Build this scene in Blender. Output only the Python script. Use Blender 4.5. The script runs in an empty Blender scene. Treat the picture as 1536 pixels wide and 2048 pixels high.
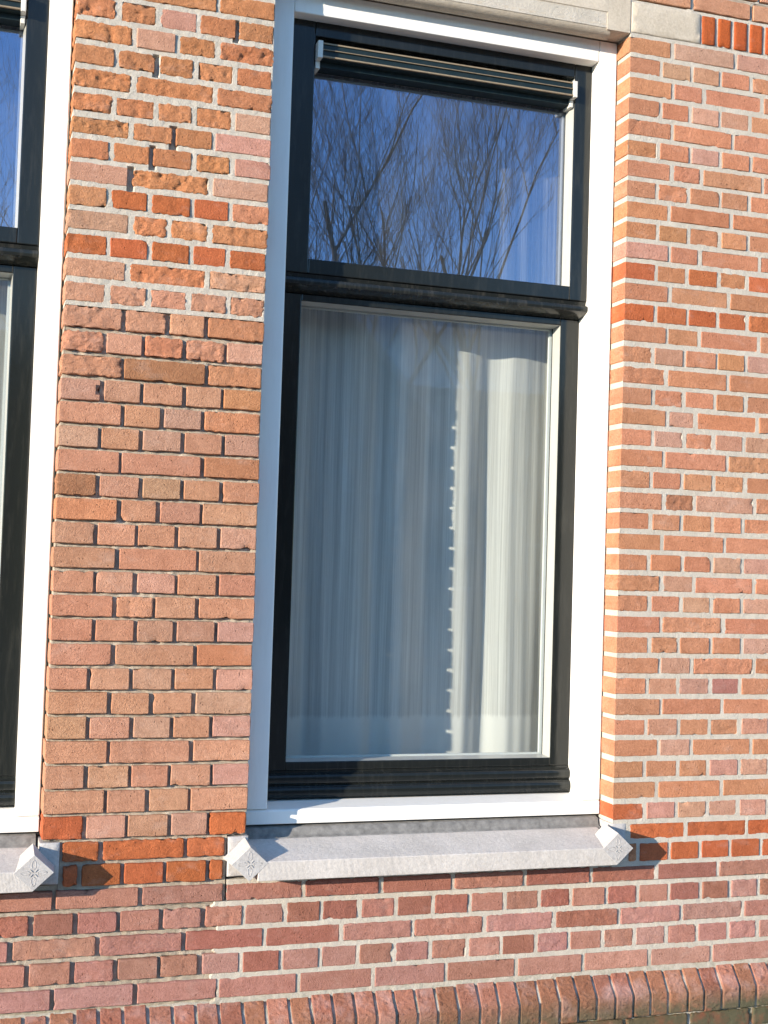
import bpy, math, random
from mathutils import Matrix, Vector, noise

# ------------------------------------------------------------------ camera
SC = bpy.context.scene
COL = SC.collection
CAM = Vector((-0.2219, -3.4077, 0.7163))
YAW, PIT, ROL, FPX = 0.31333, 0.04328, 0.0308, 2596.04


def cam_axes():
    cy, sy, cp, sp = math.cos(YAW), math.sin(YAW), math.cos(PIT), math.sin(PIT)
    f = Vector((sy * cp, cy * cp, sp))
    r = Vector((cy, -sy, 0))
    u = r.cross(f)
    c, s = math.cos(ROL), math.sin(ROL)
    return r * c + u * s, u * c - r * s, f


RX, UX, FX = cam_axes()
cam = bpy.data.cameras.new('camera')
cam_o = bpy.data.objects.new('camera', cam)
COL.objects.link(cam_o)
cam.sensor_fit = 'VERTICAL'
cam.sensor_height = 36.0
cam.lens = 36.0 * FPX / 2048.0
cam.clip_end = 3000
cam.clip_start = 0.05
cam_o.matrix_world = Matrix(((RX.x, UX.x, -FX.x, CAM.x), (RX.y, UX.y, -FX.y, CAM.y), (RX.z, UX.z, -FX.z, CAM.z), (0, 0, 0, 1)))
SC.camera = cam_o

# ------------------------------------------------------------------ sky, sun, exposure
SUN = Vector((2.1, 1.0, -0.47)).normalized()      # the way the light travels
elev = math.asin(-SUN.z)
W = bpy.data.worlds.new("World")
SC.world = W
W.use_nodes = True
nt = W.node_tree
bg = nt.nodes['Background']
sky = nt.nodes.new('ShaderNodeTexSky')
sky.sky_type = 'NISHITA'
sky.sun_disc = False
sky.sun_elevation = elev
sky.sun_rotation = math.atan2(-SUN.x, -SUN.y) % (2 * math.pi)
sky.air_density = 1.0
sky.dust_density = 0.0
sky.ozone_density = 4.0
nt.links.new(sky.outputs[0], bg.inputs[0])
bg.inputs[1].default_value = 0.15
sl = bpy.data.lights.new('sun', 'SUN')
sl.energy = 3.1
sl.angle = math.radians(0.5)
sl.color = (1.0, 0.89, 0.74)
so = bpy.data.objects.new('sun', sl)
COL.objects.link(so)
so.rotation_euler = SUN.to_track_quat('-Z', 'Y').to_euler()
so.location = (-20, -10, 12)
vs = SC.view_settings
vs.view_transform = 'Standard'
vs.look = 'None'
vs.gamma = 1
vs.use_curve_mapping = False
vs.exposure = 1.77
SC.cycles.use_denoising = True
SC.cycles.max_bounces = 8
SC.cycles.transparent_max_bounces = 16
SC.cycles.caustics_reflective = False
SC.cycles.caustics_refractive = False
RND = random.Random(11)


# ------------------------------------------------------------------ materials
def newmat(name):
    m = bpy.data.materials.new(name)
    m.use_nodes = True
    t = m.node_tree
    for n in list(t.nodes):
        if n.type not in ('OUTPUT_MATERIAL', 'BSDF_PRINCIPLED'):
            t.nodes.remove(n)
    b = next(n for n in t.nodes if n.type == 'BSDF_PRINCIPLED')
    return m, t, b


def nd(t, typ, **kw):
    n = t.nodes.new(typ)
    for k, v in kw.items():
        if k.startswith('i_'):
            n.inputs[int(k[2:]) if k[2:].isdigit() else k[2:].replace('_', ' ')].default_value = v
        else:
            setattr(n, k, v)
    return n


def pos(t):
    return nd(t, 'ShaderNodeNewGeometry').outputs['Position']


def scaled(t, src, s):
    m = nd(t, 'ShaderNodeVectorMath', operation='MULTIPLY')
    t.links.new(src, m.inputs[0])
    m.inputs[1].default_value = s
    return m.outputs[0]


def noisetex(t, src, scale, detail=4, rough=0.55):
    n = nd(t, 'ShaderNodeTexNoise')
    n.inputs['Scale'].default_value = scale
    n.inputs['Detail'].default_value = detail
    n.inputs['Roughness'].default_value = rough
    t.links.new(src, n.inputs['Vector'])
    return n.outputs[0]


def ramp(t, src, a, b, ca=(0, 0, 0, 1), cb=(1, 1, 1, 1)):
    r = nd(t, 'ShaderNodeValToRGB')
    r.color_ramp.elements[0].position = a
    r.color_ramp.elements[1].position = b
    r.color_ramp.elements[0].color = ca
    r.color_ramp.elements[1].color = cb
    t.links.new(src, r.inputs[0])
    return r.outputs[0]


def mixc(t, mode, fac, a, b):
    m = nd(t, 'ShaderNodeMix', data_type='RGBA', blend_type=mode)
    for sock, v in ((m.inputs[0], fac), (m.inputs[6], a), (m.inputs[7], b)):
        if hasattr(v, 'is_linked'):
            t.links.new(v, sock)
        else:
            sock.default_value = v if not isinstance(v, tuple) else (v + (1,))[:4]
    return m.outputs[2]


def mathn(t, op, a, b=0.0):
    m = nd(t, 'ShaderNodeMath', operation=op)
    for i, v in enumerate((a, b)):
        if hasattr(v, 'is_linked'):
            t.links.new(v, m.inputs[i])
        else:
            m.inputs[i].default_value = v
    return m.outputs[0]


def bump(t, b, h, strength, dist):
    n = nd(t, 'ShaderNodeBump')
    n.inputs['Strength'].default_value = strength
    n.inputs['Distance'].default_value = dist
    t.links.new(h, n.inputs['Height'])
    t.links.new(n.outputs[0], b.inputs['Normal'])
    return n


def brick_material():
    m, t, b = newmat('brick_clay')
    p = pos(t)
    at = nd(t, 'ShaderNodeAttribute', attribute_name='Col')
    c = at.outputs['Color']
    worn = at.outputs['Alpha']
    c = mixc(t, 'MULTIPLY', 0.7, c, ramp(t, noisetex(t, scaled(t, p, (1, 1, 0.5)), 3.2, 5, 0.65), 0.3, 0.7, (0.80, 0.78, 0.77, 1), (1.1, 1.1, 1.1, 1)))
    big = noisetex(t, p, 26, 4, 0.6)
    c = mixc(t, 'MULTIPLY', 0.6, c, ramp(t, big, 0.28, 0.72, (0.78, 0.70, 0.66, 1), (1.16, 1.18, 1.2, 1)))
    mid = noisetex(t, p, 130, 6, 0.75)
    c = mixc(t, 'MULTIPLY', 0.75, c, ramp(t, mid, 0.28, 0.75, (0.68, 0.63, 0.60, 1), (1.25, 1.28, 1.3, 1)))
    fine = noisetex(t, p, 420, 4, 0.8)
    c = mixc(t, 'MULTIPLY', 0.85, c, ramp(t, fine, 0.3, 0.72, (0.66, 0.63, 0.6, 1), (1.28, 1.28, 1.28, 1)))
    # pale lime bloom in patches
    bl = noisetex(t, scaled(t, p, (1, 1, 1.6)), 11, 6, 0.7)
    c = mixc(t, 'MIX', mathn(t, 'MULTIPLY', ramp(t, bl, 0.55, 0.8), 0.25), c, (0.62, 0.5, 0.43))
    # dark flecks and scorch marks
    fl = noisetex(t, p, 75, 6, 0.8)
    c = mixc(t, 'MIX', mathn(t, 'MULTIPLY', ramp(t, fl, 0.64, 0.74), 0.6), c, (0.14, 0.07, 0.045))
    v2 = nd(t, 'ShaderNodeTexVoronoi', feature='F1')
    v2.inputs['Scale'].default_value = 95
    t.links.new(p, v2.inputs['Vector'])
    hole = mathn(t, 'MULTIPLY', ramp(t, v2.outputs[0], 0.10, 0.2, (1, 1, 1, 1), (0, 0, 0, 1)), ramp(t, noisetex(t, p, 30, 2, 0.5), 0.5, 0.62))
    c = mixc(t, 'MIX', mathn(t, 'MULTIPLY', hole, 0.6), c, (0.16, 0.07, 0.04))
    t.links.new(c, b.inputs['Base Color'])
    b.inputs['Roughness'].default_value = 0.95
    b.inputs['Specular IOR Level'].default_value = 0.15
    vo = nd(t, 'ShaderNodeTexVoronoi', feature='F1')
    vo.inputs['Scale'].default_value = 210
    t.links.new(p, vo.inputs['Vector'])
    pits = ramp(t, vo.outputs[0], 0.08, 0.35)
    h = mathn(t, 'ADD', mathn(t, 'MULTIPLY', fine, 0.9), mathn(t, 'MULTIPLY', mid, 0.75))
    h = mathn(t, 'ADD', h, mathn(t, 'MULTIPLY', pits, 0.3))
    h = mathn(t, 'SUBTRACT', h, mathn(t, 'MULTIPLY', hole, 1.2))
    h = mathn(t, 'ADD', h, mathn(t, 'MULTIPLY', noisetex(t, p, 230, 4, 0.7), 0.9))
    # where the face has broken away the body of the clay is torn and ridged
    rg = nd(t, 'ShaderNodeTexNoise', noise_type='RIDGED_MULTIFRACTAL')
    rg.inputs['Scale'].default_value = 55
    rg.inputs['Detail'].default_value = 5
    rg.inputs['Roughness'].default_value = 0.7
    t.links.new(scaled(t, p, (1, 1, 1.5)), rg.inputs['Vector'])
    h = mathn(t, 'ADD', h, mathn(t, 'MULTIPLY', mathn(t, 'MULTIPLY', rg.outputs[0], worn), 2.2))
    bump(t, b, h, 0.9, 0.0036)
    return m


def mortar_material(name, ca, cb, dirt):
    m, t, b = newmat(name)
    p = pos(t)
    c = mixc(t, 'MIX', ramp(t, noisetex(t, p, 14, 4), 0.3, 0.7), ca, cb)
    fine = noisetex(t, p, 700, 3, 0.8)
    c = mixc(t, 'MULTIPLY', 0.8, c, ramp(t, fine, 0.3, 0.75, (0.6, 0.58, 0.55, 1), (1.3, 1.3, 1.3, 1)))
    c = mixc(t, 'MIX', mathn(t, 'MULTIPLY', ramp(t, noisetex(t, p, 40, 5, 0.7), 0.6, 0.75), dirt), c, (0.1, 0.09, 0.06))
    # moss takes hold near the plinth
    sx = nd(t, 'ShaderNodeSeparateXYZ')
    t.links.new(p, sx.inputs[0])
    low = nd(t, 'ShaderNodeMapRange')
    low.inputs[1].default_value = -0.34
    low.inputs[2].default_value = -0.56
    t.links.new(sx.outputs[2], low.inputs[0])
    ms = mathn(t, 'MULTIPLY', ramp(t, noisetex(t, p, 28, 5, 0.7), 0.42, 0.6), low.outputs[0])
    c = mixc(t, 'MIX', mathn(t, 'MULTIPLY', ms, 0.85), c, (0.10, 0.115, 0.05))
    t.links.new(c, b.inputs['Base Color'])
    b.inputs['Roughness'].default_value = 0.95
    b.inputs['Specular IOR Level'].default_value = 0.15
    h = mathn(t, 'ADD', fine, mathn(t, 'MULTIPLY', noisetex(t, p, 160, 4, 0.7), 1.4))
    bump(t, b, h, 0.8, 0.003)
    return m


def moss_brick_material():
    m = brick_material()
    m.name = 'brick_clay_mossy'
    t = m.node_tree
    b = next(n for n in t.nodes if n.type == 'BSDF_PRINCIPLED')
    src = b.inputs['Base Color'].links[0].from_socket
    p = pos(t)
    sx = nd(t, 'ShaderNodeSeparateXYZ')
    t.links.new(p, sx.inputs[0])
    low = nd(t, 'ShaderNodeMapRange')
    low.inputs[1].default_value = -0.468
    low.inputs[2].default_value = -0.535
    t.links.new(sx.outputs[2], low.inputs[0])
    # greener to the right, where the wall stays damp
    rt = nd(t, 'ShaderNodeMapRange')
    rt.inputs[1].default_value = 0.2
    rt.inputs[2].default_value = 2.2
    rt.inputs[3].default_value = 0.35
    rt.inputs[4].default_value = 1.0
    t.links.new(sx.outputs[0], rt.inputs[0])
    n = ramp(t, noisetex(t, p, 18, 5, 0.7), 0.28, 0.52)
    f = mathn(t, 'MULTIPLY', mathn(t, 'MULTIPLY', n, low.outputs[0]), rt.outputs[0])
    c = mixc(t, 'MIX', f, src, (0.085, 0.085, 0.05))
    pale = ramp(t, noisetex(t, p, 13, 5, 0.6), 0.5, 0.74)
    inv = mathn(t, 'SUBTRACT', 1.0, low.outputs[0])
    c = mixc(t, 'MIX', mathn(t, 'MULTIPLY', mathn(t, 'MULTIPLY', pale, inv), 0.5), c, (0.5, 0.36, 0.34))
    t.links.new(c, b.inputs['Base Color'])
    return m


def stone_material(name, ca, cb, comb):
    m, t, b = newmat(name)
    p = pos(t)
    c = mixc(t, 'MIX', ramp(t, noisetex(t, p, 9, 5), 0.3, 0.7), ca, cb)
    c = mixc(t, 'MULTIPLY', 0.6, c, ramp(t, noisetex(t, p, 130, 5, 0.7), 0.3, 0.75, (0.72, 0.7, 0.68, 1), (1.18, 1.18, 1.18, 1)))
    c = mixc(t, 'MIX', mathn(t, 'MULTIPLY', ramp(t, noisetex(t, p, 60, 5, 0.7), 0.66, 0.74), 0.5), c, (0.16, 0.14, 0.11))
    t.links.new(c, b.inputs['Base Color'])
    b.inputs['Roughness'].default_value = 0.85
    b.inputs['Specular IOR Level'].default_value = 0.25
    h = mathn(t, 'ADD', noisetex(t, p, 380, 4, 0.7), mathn(t, 'MULTIPLY', noisetex(t, p, 55, 4, 0.6), 1.5))
    if comb:
        wv = nd(t, 'ShaderNodeTexWave', wave_type='BANDS', bands_direction='X')
        wv.inputs['Scale'].default_value = 96
        wv.inputs['Distortion'].default_value = 0.6
        t.links.new(p, wv.inputs['Vector'])
        nm = nd(t, 'ShaderNodeSeparateXYZ')
        t.links.new(nd(t, 'ShaderNodeNewGeometry').outputs['True Normal'], nm.inputs[0])
        front = mathn(t, 'GREATER_THAN', mathn(t, 'ABSOLUTE', nm.outputs[1]), 0.97)
        h = mathn(t, 'ADD', h, mathn(t, 'MULTIPLY', mathn(t, 'MULTIPLY', wv.outputs[1], front), 0.32))
    bump(t, b, h, 0.55, 0.002)
    return m


def paint_material(name, col, rough, dirt, dirtcol, coat=0.0, orange=0.15):
    m, t, b = newmat(name)
    p = pos(t)
    st = noisetex(t, scaled(t, p, (1, 1, 0.12)), 60, 5, 0.7)
    c = mixc(t, 'MIX', mathn(t, 'MULTIPLY', ramp(t, st, 0.5, 0.78), dirt), col, dirtcol)
    sp = noisetex(t, p, 240, 2, 0.5)
    c = mixc(t, 'MIX', mathn(t, 'MULTIPLY', ramp(t, sp, 0.7, 0.75), dirt), c, dirtcol)
    t.links.new(c, b.inputs['Base Color'])
    r = nd(t, 'ShaderNodeMapRange')
    r.inputs[3].default_value = rough
    r.inputs[4].default_value = min(1, rough * 1.6 + 0.1)
    t.links.new(noisetex(t, p, 30, 4, 0.6), r.inputs[0])
    t.links.new(r.outputs[0], b.inputs['Roughness'])
    b.inputs['Coat Weight'].default_value = coat
    b.inputs['Specular IOR Level'].default_value = 0.35
    b.inputs['Coat Roughness'].default_value = 0.08
    h = noisetex(t, scaled(t, p, (1, 1, 0.25)), 150, 3, 0.5)
    bump(t, b, h, orange, 0.0015)
    return m


def glass_material(name, refl, tint):
    m, t, b = newmat(name)
    t.nodes.remove(b)
    out = next(n for n in t.nodes if n.type == 'OUTPUT_MATERIAL')
    tr = nd(t, 'ShaderNodeBsdfTransparent')
    tr.inputs[0].default_value = tint + (1,)
    gl = nd(t, 'ShaderNodeBsdfGlossy')
    gl.inputs['Roughness'].default_value = 0.0
    gl.inputs['Color'].default_value = (0.62, 0.73, 1.0, 1)
    lw = nd(t, 'ShaderNodeLayerWeight')
    lw.inputs[0].default_value = 0.5
    fac = mathn(t, 'ADD', mathn(t, 'MULTIPLY', mathn(t, 'POWER', lw.outputs['Facing'], 4.0), 0.6), refl)
    p = pos(t)
    bp = nd(t, 'ShaderNodeBump')
    bp.inputs['Strength'].default_value = 0.006
    bp.inputs['Distance'].default_value = 0.01
    t.links.new(noisetex(t, p, 5, 1, 0.3), bp.inputs['Height'])
    t.links.new(bp.outputs[0], gl.inputs['Normal'])
    mx = nd(t, 'ShaderNodeMixShader')
    t.links.new(fac, mx.inputs[0])
    t.links.new(tr.outputs[0], mx.inputs[1])
    t.links.new(gl.outputs[0], mx.inputs[2])
    # street dust on the outside, thickened to paint in a pale haze
    df = nd(t, 'ShaderNodeBsdfDiffuse')
    df.inputs[0].default_value = (0.5, 0.5, 0.48, 1)
    m2 = nd(t, 'ShaderNodeMixShader')
    t.links.new(mathn(t, 'MULTIPLY', ramp(t, noisetex(t, scaled(t, p, (1, 1, 0.5)), 7, 5, 0.6), 0.25, 0.8), 0.05), m2.inputs[0])
    t.links.new(mx.outputs[0], m2.inputs[1])
    t.links.new(df.outputs[0], m2.inputs[2])
    t.links.new(m2.outputs[0], out.inputs[0])
    return m


def net_material(name, col, cover, stripe):
    m, t, b = newmat(name)
    t.nodes.remove(b)
    out = next(n for n in t.nodes if n.type == 'OUTPUT_MATERIAL')
    uv = nd(t, 'ShaderNodeUVMap')
    s = scaled(t, uv.outputs[0], (1, 0.006, 1))
    th = noisetex(t, s, 260, 4, 0.8)
    th2 = noisetex(t, s, 55, 3, 0.6)
    d = nd(t, 'ShaderNodeBsdfDiffuse')
    d.inputs[0].default_value = col + (1,)
    l = nd(t, 'ShaderNodeBsdfTranslucent')
    l.inputs[0].default_value = col + (1,)
    a = nd(t, 'ShaderNodeMixShader')
    a.inputs[0].default_value = 0.4
    t.links.new(d.outputs[0], a.inputs[1])
    t.links.new(l.outputs[0], a.inputs[2])
    tr = nd(t, 'ShaderNodeBsdfTransparent')
    at = nd(t, 'ShaderNodeAttribute', attribute_name='cover')
    f = mathn(t, 'ADD', mathn(t, 'MULTIPLY', mathn(t, 'SUBTRACT', th, 0.5), stripe), mathn(t, 'MULTIPLY', mathn(t, 'SUBTRACT', th2, 0.5), stripe * 0.9))
    f = mathn(t, 'ADD', f, mathn(t, 'MULTIPLY', at.outputs['Fac'], cover))
    cl = nd(t, 'ShaderNodeClamp')
    cl.inputs[1].default_value = 0.04
    cl.inputs[2].default_value = 0.985
    t.links.new(f, cl.inputs[0])
    mx = nd(t, 'ShaderNodeMixShader')
    t.links.new(cl.outputs[0], mx.inputs[0])
    t.links.new(tr.outputs[0], mx.inputs[1])
    t.links.new(a.outputs[0], mx.inputs[2])
    t.links.new(mx.outputs[0], out.inputs[0])
    return m


def plain(name, col, rough=0.8, var=0.25, scale=12, metal=0.0):
    m, t, b = newmat(name)
    p = pos(t)
    v = noisetex(t, p, scale, 5, 0.65)
    c = mixc(t, 'MULTIPLY', 1.0, col, ramp(t, v, 0.25, 0.75, (1 - var,) * 3 + (1,), (1 + var,) * 3 + (1,)))
    t.links.new(c, b.inputs['Base Color'])
    b.inputs['Roughness'].default_value = rough
    b.inputs['Metallic'].default_value = metal
    return m


M = {
    'brick': brick_material(),
    'moss': moss_brick_material(),
    'mortar': mortar_material('pale_cement_mortar', (0.50, 0.45, 0.375), (0.60, 0.54, 0.455), 0.25),
    'oldmortar': mortar_material('old_lime_mortar', (0.34, 0.29, 0.225), (0.52, 0.45, 0.36), 0.4),
    'stone': stone_material('blue_grey_limestone', (0.45, 0.41, 0.37), (0.54, 0.495, 0.45), True),
    'boss': stone_material('dressed_limestone', (0.39, 0.365, 0.345), (0.47, 0.445, 0.42), False),
    'lintel': stone_material('pale_sandstone', (0.44, 0.375, 0.29), (0.52, 0.45, 0.355), False),
    'white': paint_material('white_gloss_paint', (0.80, 0.775, 0.72), 0.3, 0.3, (0.62, 0.59, 0.52), 0.3, 0.15),
    'dark': paint_material('dark_green_gloss_paint', (0.010, 0.0115, 0.0105), 0.06, 0.35, (0.05, 0.048, 0.04), 0.0, 0.06),
    'dusty': paint_material('dusty_dark_paint', (0.012, 0.014, 0.013), 0.12, 0.55, (0.09, 0.08, 0.065), 0.0, 0.1),
    'bead': paint_material('glint_toned_glazing_bead', (0.36, 0.36, 0.33), 0.25, 0.4, (0.2, 0.2, 0.18), 0.4, 0.2),  # pale colour paints in the sun's glint on the bead faces
    'cap': paint_material('white_plastic_cap', (0.6, 0.59, 0.54), 0.35, 0.15, (0.4, 0.38, 0.3), 0.0, 0.05),
    'alu': paint_material('dark_teal_aluminium', (0.005, 0.014, 0.016), 0.35, 0.3, (0.05, 0.05, 0.04), 0.0, 0.1),
    'edge_glint': paint_material('painted_edge_glint', (0.24, 0.185, 0.12), 0.45, 0.6, (0.07, 0.055, 0.04), 0.0, 0.2),  # gold tone paints in light caught by the vent's aluminium edges
    'lead': plain('grey_lead', (0.17, 0.16, 0.145), 0.7, 0.5, 45),
    'spacer': paint_material('pale_spacer', (0.62, 0.62, 0.58), 0.35, 0.1, (0.3, 0.3, 0.28), 0.0, 0.05),
    'gap_shadow': plain('painted_gap_shadow', (0.012, 0.012, 0.013), 0.5),  # black stands in for shade below the bottom rail
    'glassup': glass_material('coated_pane_glass', 0.19, (0.86, 0.88, 0.90)),
    'glasslow': glass_material('clear_pane_glass', 0.018, (0.95, 0.97, 0.97)),
    'netlow': net_material('white_net_fabric', (0.86, 0.84, 0.77), 1.0, 0.85),
    'netup': net_material('thin_white_net_fabric', (0.78, 0.75, 0.68), 1.0, 1.9),
    'room': plain('room_plaster', (0.36, 0.34, 0.30), 0.9),
    'ground': plain('street_clinker', (0.12, 0.10, 0.09), 0.9, 0.3, 3),
    'paving': plain('grey_paving', (0.33, 0.31, 0.28), 0.9, 0.25, 6),
    'bark': plain('grey_brown_bark', (0.24, 0.18, 0.12), 0.9, 0.35, 8),
    'farbrick': plain('far_brick', (0.20, 0.10, 0.075), 0.9, 0.3, 6),
    'tile': plain('far_roof_tile', (0.09, 0.075, 0.07), 0.8, 0.3, 5),
    'farwhite': plain('far_white_paint', (0.7, 0.7, 0.68), 0.5, 0.1),
    'farglass': plain('far_dark_glass', (0.03, 0.035, 0.04), 0.1, 0.1),
}


# ------------------------------------------------------------------ mesh helpers
class MB:
    def __init__(s):
        s.v, s.f, s.c, s.uv, s.cov = [], [], [], [], []

    def add(s, verts, faces, col=None):
        o = len(s.v)
        s.v += [tuple(q) for q in verts]
        s.f += [tuple(i + o for i in fc) for fc in faces]
        if col is not None:
            s.c += [col] * len(verts)
        return o

    def box(s, x0, x1, y0, y1, z0, z1):
        s.add([(x0, y0, z0), (x1, y0, z0), (x1, y1, z0), (x0, y1, z0), (x0, y0, z1), (x1, y0, z1), (x1, y1, z1), (x0, y1, z1)],
              [(0, 1, 5, 4), (1, 2, 6, 5), (2, 3, 7, 6), (3, 0, 4, 7), (4, 5, 6, 7), (3, 2, 1, 0)])

    def prism_x(s, prof, x0, x1):
        """a (y, z) outline drawn along x"""
        n = len(prof)
        s.add([(x0, y, z) for y, z in prof] + [(x1, y, z) for y, z in prof],
              [(i, (i + 1) % n, n + (i + 1) % n, n + i) for i in range(n)] + [tuple(range(n - 1, -1, -1)), tuple(range(n, 2 * n))])

    def prism_y(s, prof, y0, y1):
        """an (x, z) outline drawn along y"""
        n = len(prof)
        s.add([(x, y0, z) for x, z in prof] + [(x, y1, z) for x, z in prof],
              [(i, (i + 1) % n, n + (i + 1) % n, n + i) for i in range(n)] + [tuple(range(n - 1, -1, -1)), tuple(range(n, 2 * n))])

    def prism_z(s, prof, z0, z1):
        n = len(prof)
        s.add([(x, y, z0) for x, y in prof] + [(x, y, z1) for x, y in prof],
              [(i, (i + 1) % n, n + (i + 1) % n, n + i) for i in range(n)] + [tuple(range(n - 1, -1, -1)), tuple(range(n, 2 * n))])

    def tube(s, pts, rad, n=6):
        o = len(s.v)
        pts = [Vector(q) for q in pts]
        for i, q in enumerate(pts):
            d = (pts[min(i + 1, len(pts) - 1)] - pts[max(i - 1, 0)]).normalized()
            a = d.orthogonal().normalized()
            b = d.cross(a)
            r = rad[i] if isinstance(rad, (list, tuple)) else rad
            for k in range(n):
                w = 2 * math.pi * k / n
                s.v.append(tuple(q + a * (r * math.cos(w)) + b * (r * math.sin(w))))
        for i in range(len(pts) - 1):
            for k in range(n):
                s.f.append((o + i * n + k, o + i * n + (k + 1) % n, o + (i + 1) * n + (k + 1) % n, o + (i + 1) * n + k))

    def mesh(s, name, mat, smooth=False, sharp=None):
        me = bpy.data.meshes.new(name)
        me.from_pydata(s.v, [], s.f)
        me.materials.append(mat)
        if s.c:
            a = me.attributes.new('Col', 'FLOAT_COLOR', 'POINT')
            a.data.foreach_set('color', [k for q in s.c for k in q])
        if s.cov:
            a = me.attributes.new('cover', 'FLOAT', 'POINT')
            a.data.foreach_set('value', s.cov)
        if s.uv:
            u = me.uv_layers.new(name='UVMap')
            li = [0] * len(me.loops)
            me.loops.foreach_get('vertex_index', li)
            u.data.foreach_set('uv', [k for i in li for k in s.uv[i]])
        if smooth:
            me.polygons.foreach_set('use_smooth', [True] * len(me.polygons))
            if sharp:
                me.set_sharp_from_angle(angle=math.radians(sharp))
        me.update()
        return me

    def build(s, name, mat, parent=None, smooth=False, sharp=None, bevel=0.0):
        o = bpy.data.objects.new(name, s.mesh(name, mat, smooth, sharp))
        COL.objects.link(o)
        o.parent = parent
        if bevel:
            bv = o.modifiers.new('bevel', 'BEVEL')
            bv.width = bevel
            bv.segments = 2
            bv.limit_method = 'ANGLE'
            bv.angle_limit = math.radians(35)
        return o


def empty(name, loc, parent=None):
    o = bpy.data.objects.new(name, None)
    COL.objects.link(o)
    o.location = loc
    o.empty_display_size = 0.1
    o.parent = parent
    return o


def tag(o, label=None, cat=None, group=None, kind=None):
    if label:
        o['label'] = label
    if cat:
        o['category'] = cat
    if group:
        o['group'] = group
    if kind:
        o['kind'] = kind
    return o


# ------------------------------------------------------------------ ground
g = MB()
g.box(-600, 600, -600, 600, -1.0, -0.86)
tag(g.build('ground', M['ground']), kind='structure')
g = MB()
g.box(-30, 30, -3.2, 0.2, -0.95, -0.80)
tag(g.build('pavement', M['paving'], bevel=0.01), kind='structure')

# ------------------------------------------------------------------ the brick wall
wall = empty('brick_wall', (0.9, 0, -0.80))
tag(wall, 'sunlit orange-red brick house wall with pale mortar and stone dressings', 'wall')
WOFF = Vector((-0.9, 0, 0.80))


def wbuild(mb, name, mat, **kw):
    """a part of the wall, kept in world coordinates"""
    o = mb.build(name, mat, wall, **kw)
    o.location = WOFF
    return o


# clay colours differ by brick; r, m, u also darkened for lens vignetting
CLAY = {
    'n': (0.525, 0.265, 0.164), 'o': (0.45, 0.132, 0.052), 'p': (0.53, 0.295, 0.208), 't': (0.51, 0.278, 0.178),
    'q': (0.515, 0.232, 0.122), 'b': (0.50, 0.212, 0.099), 'd': (0.37, 0.178, 0.098), 'r': (0.345, 0.146, 0.104),
    'm': (0.40, 0.195, 0.146), 'u': (0.42, 0.222, 0.18), 'w': (0.525, 0.240, 0.136), 'v': (0.49, 0.155, 0.064),
}
BRICKS = []      # (x0, x1, z0, z1, colour, spall, side, front y)


def fbm(x, y, z):
    return noise.fractal(Vector((x, y, z)), 0.9, 2.1, 4)


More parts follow.
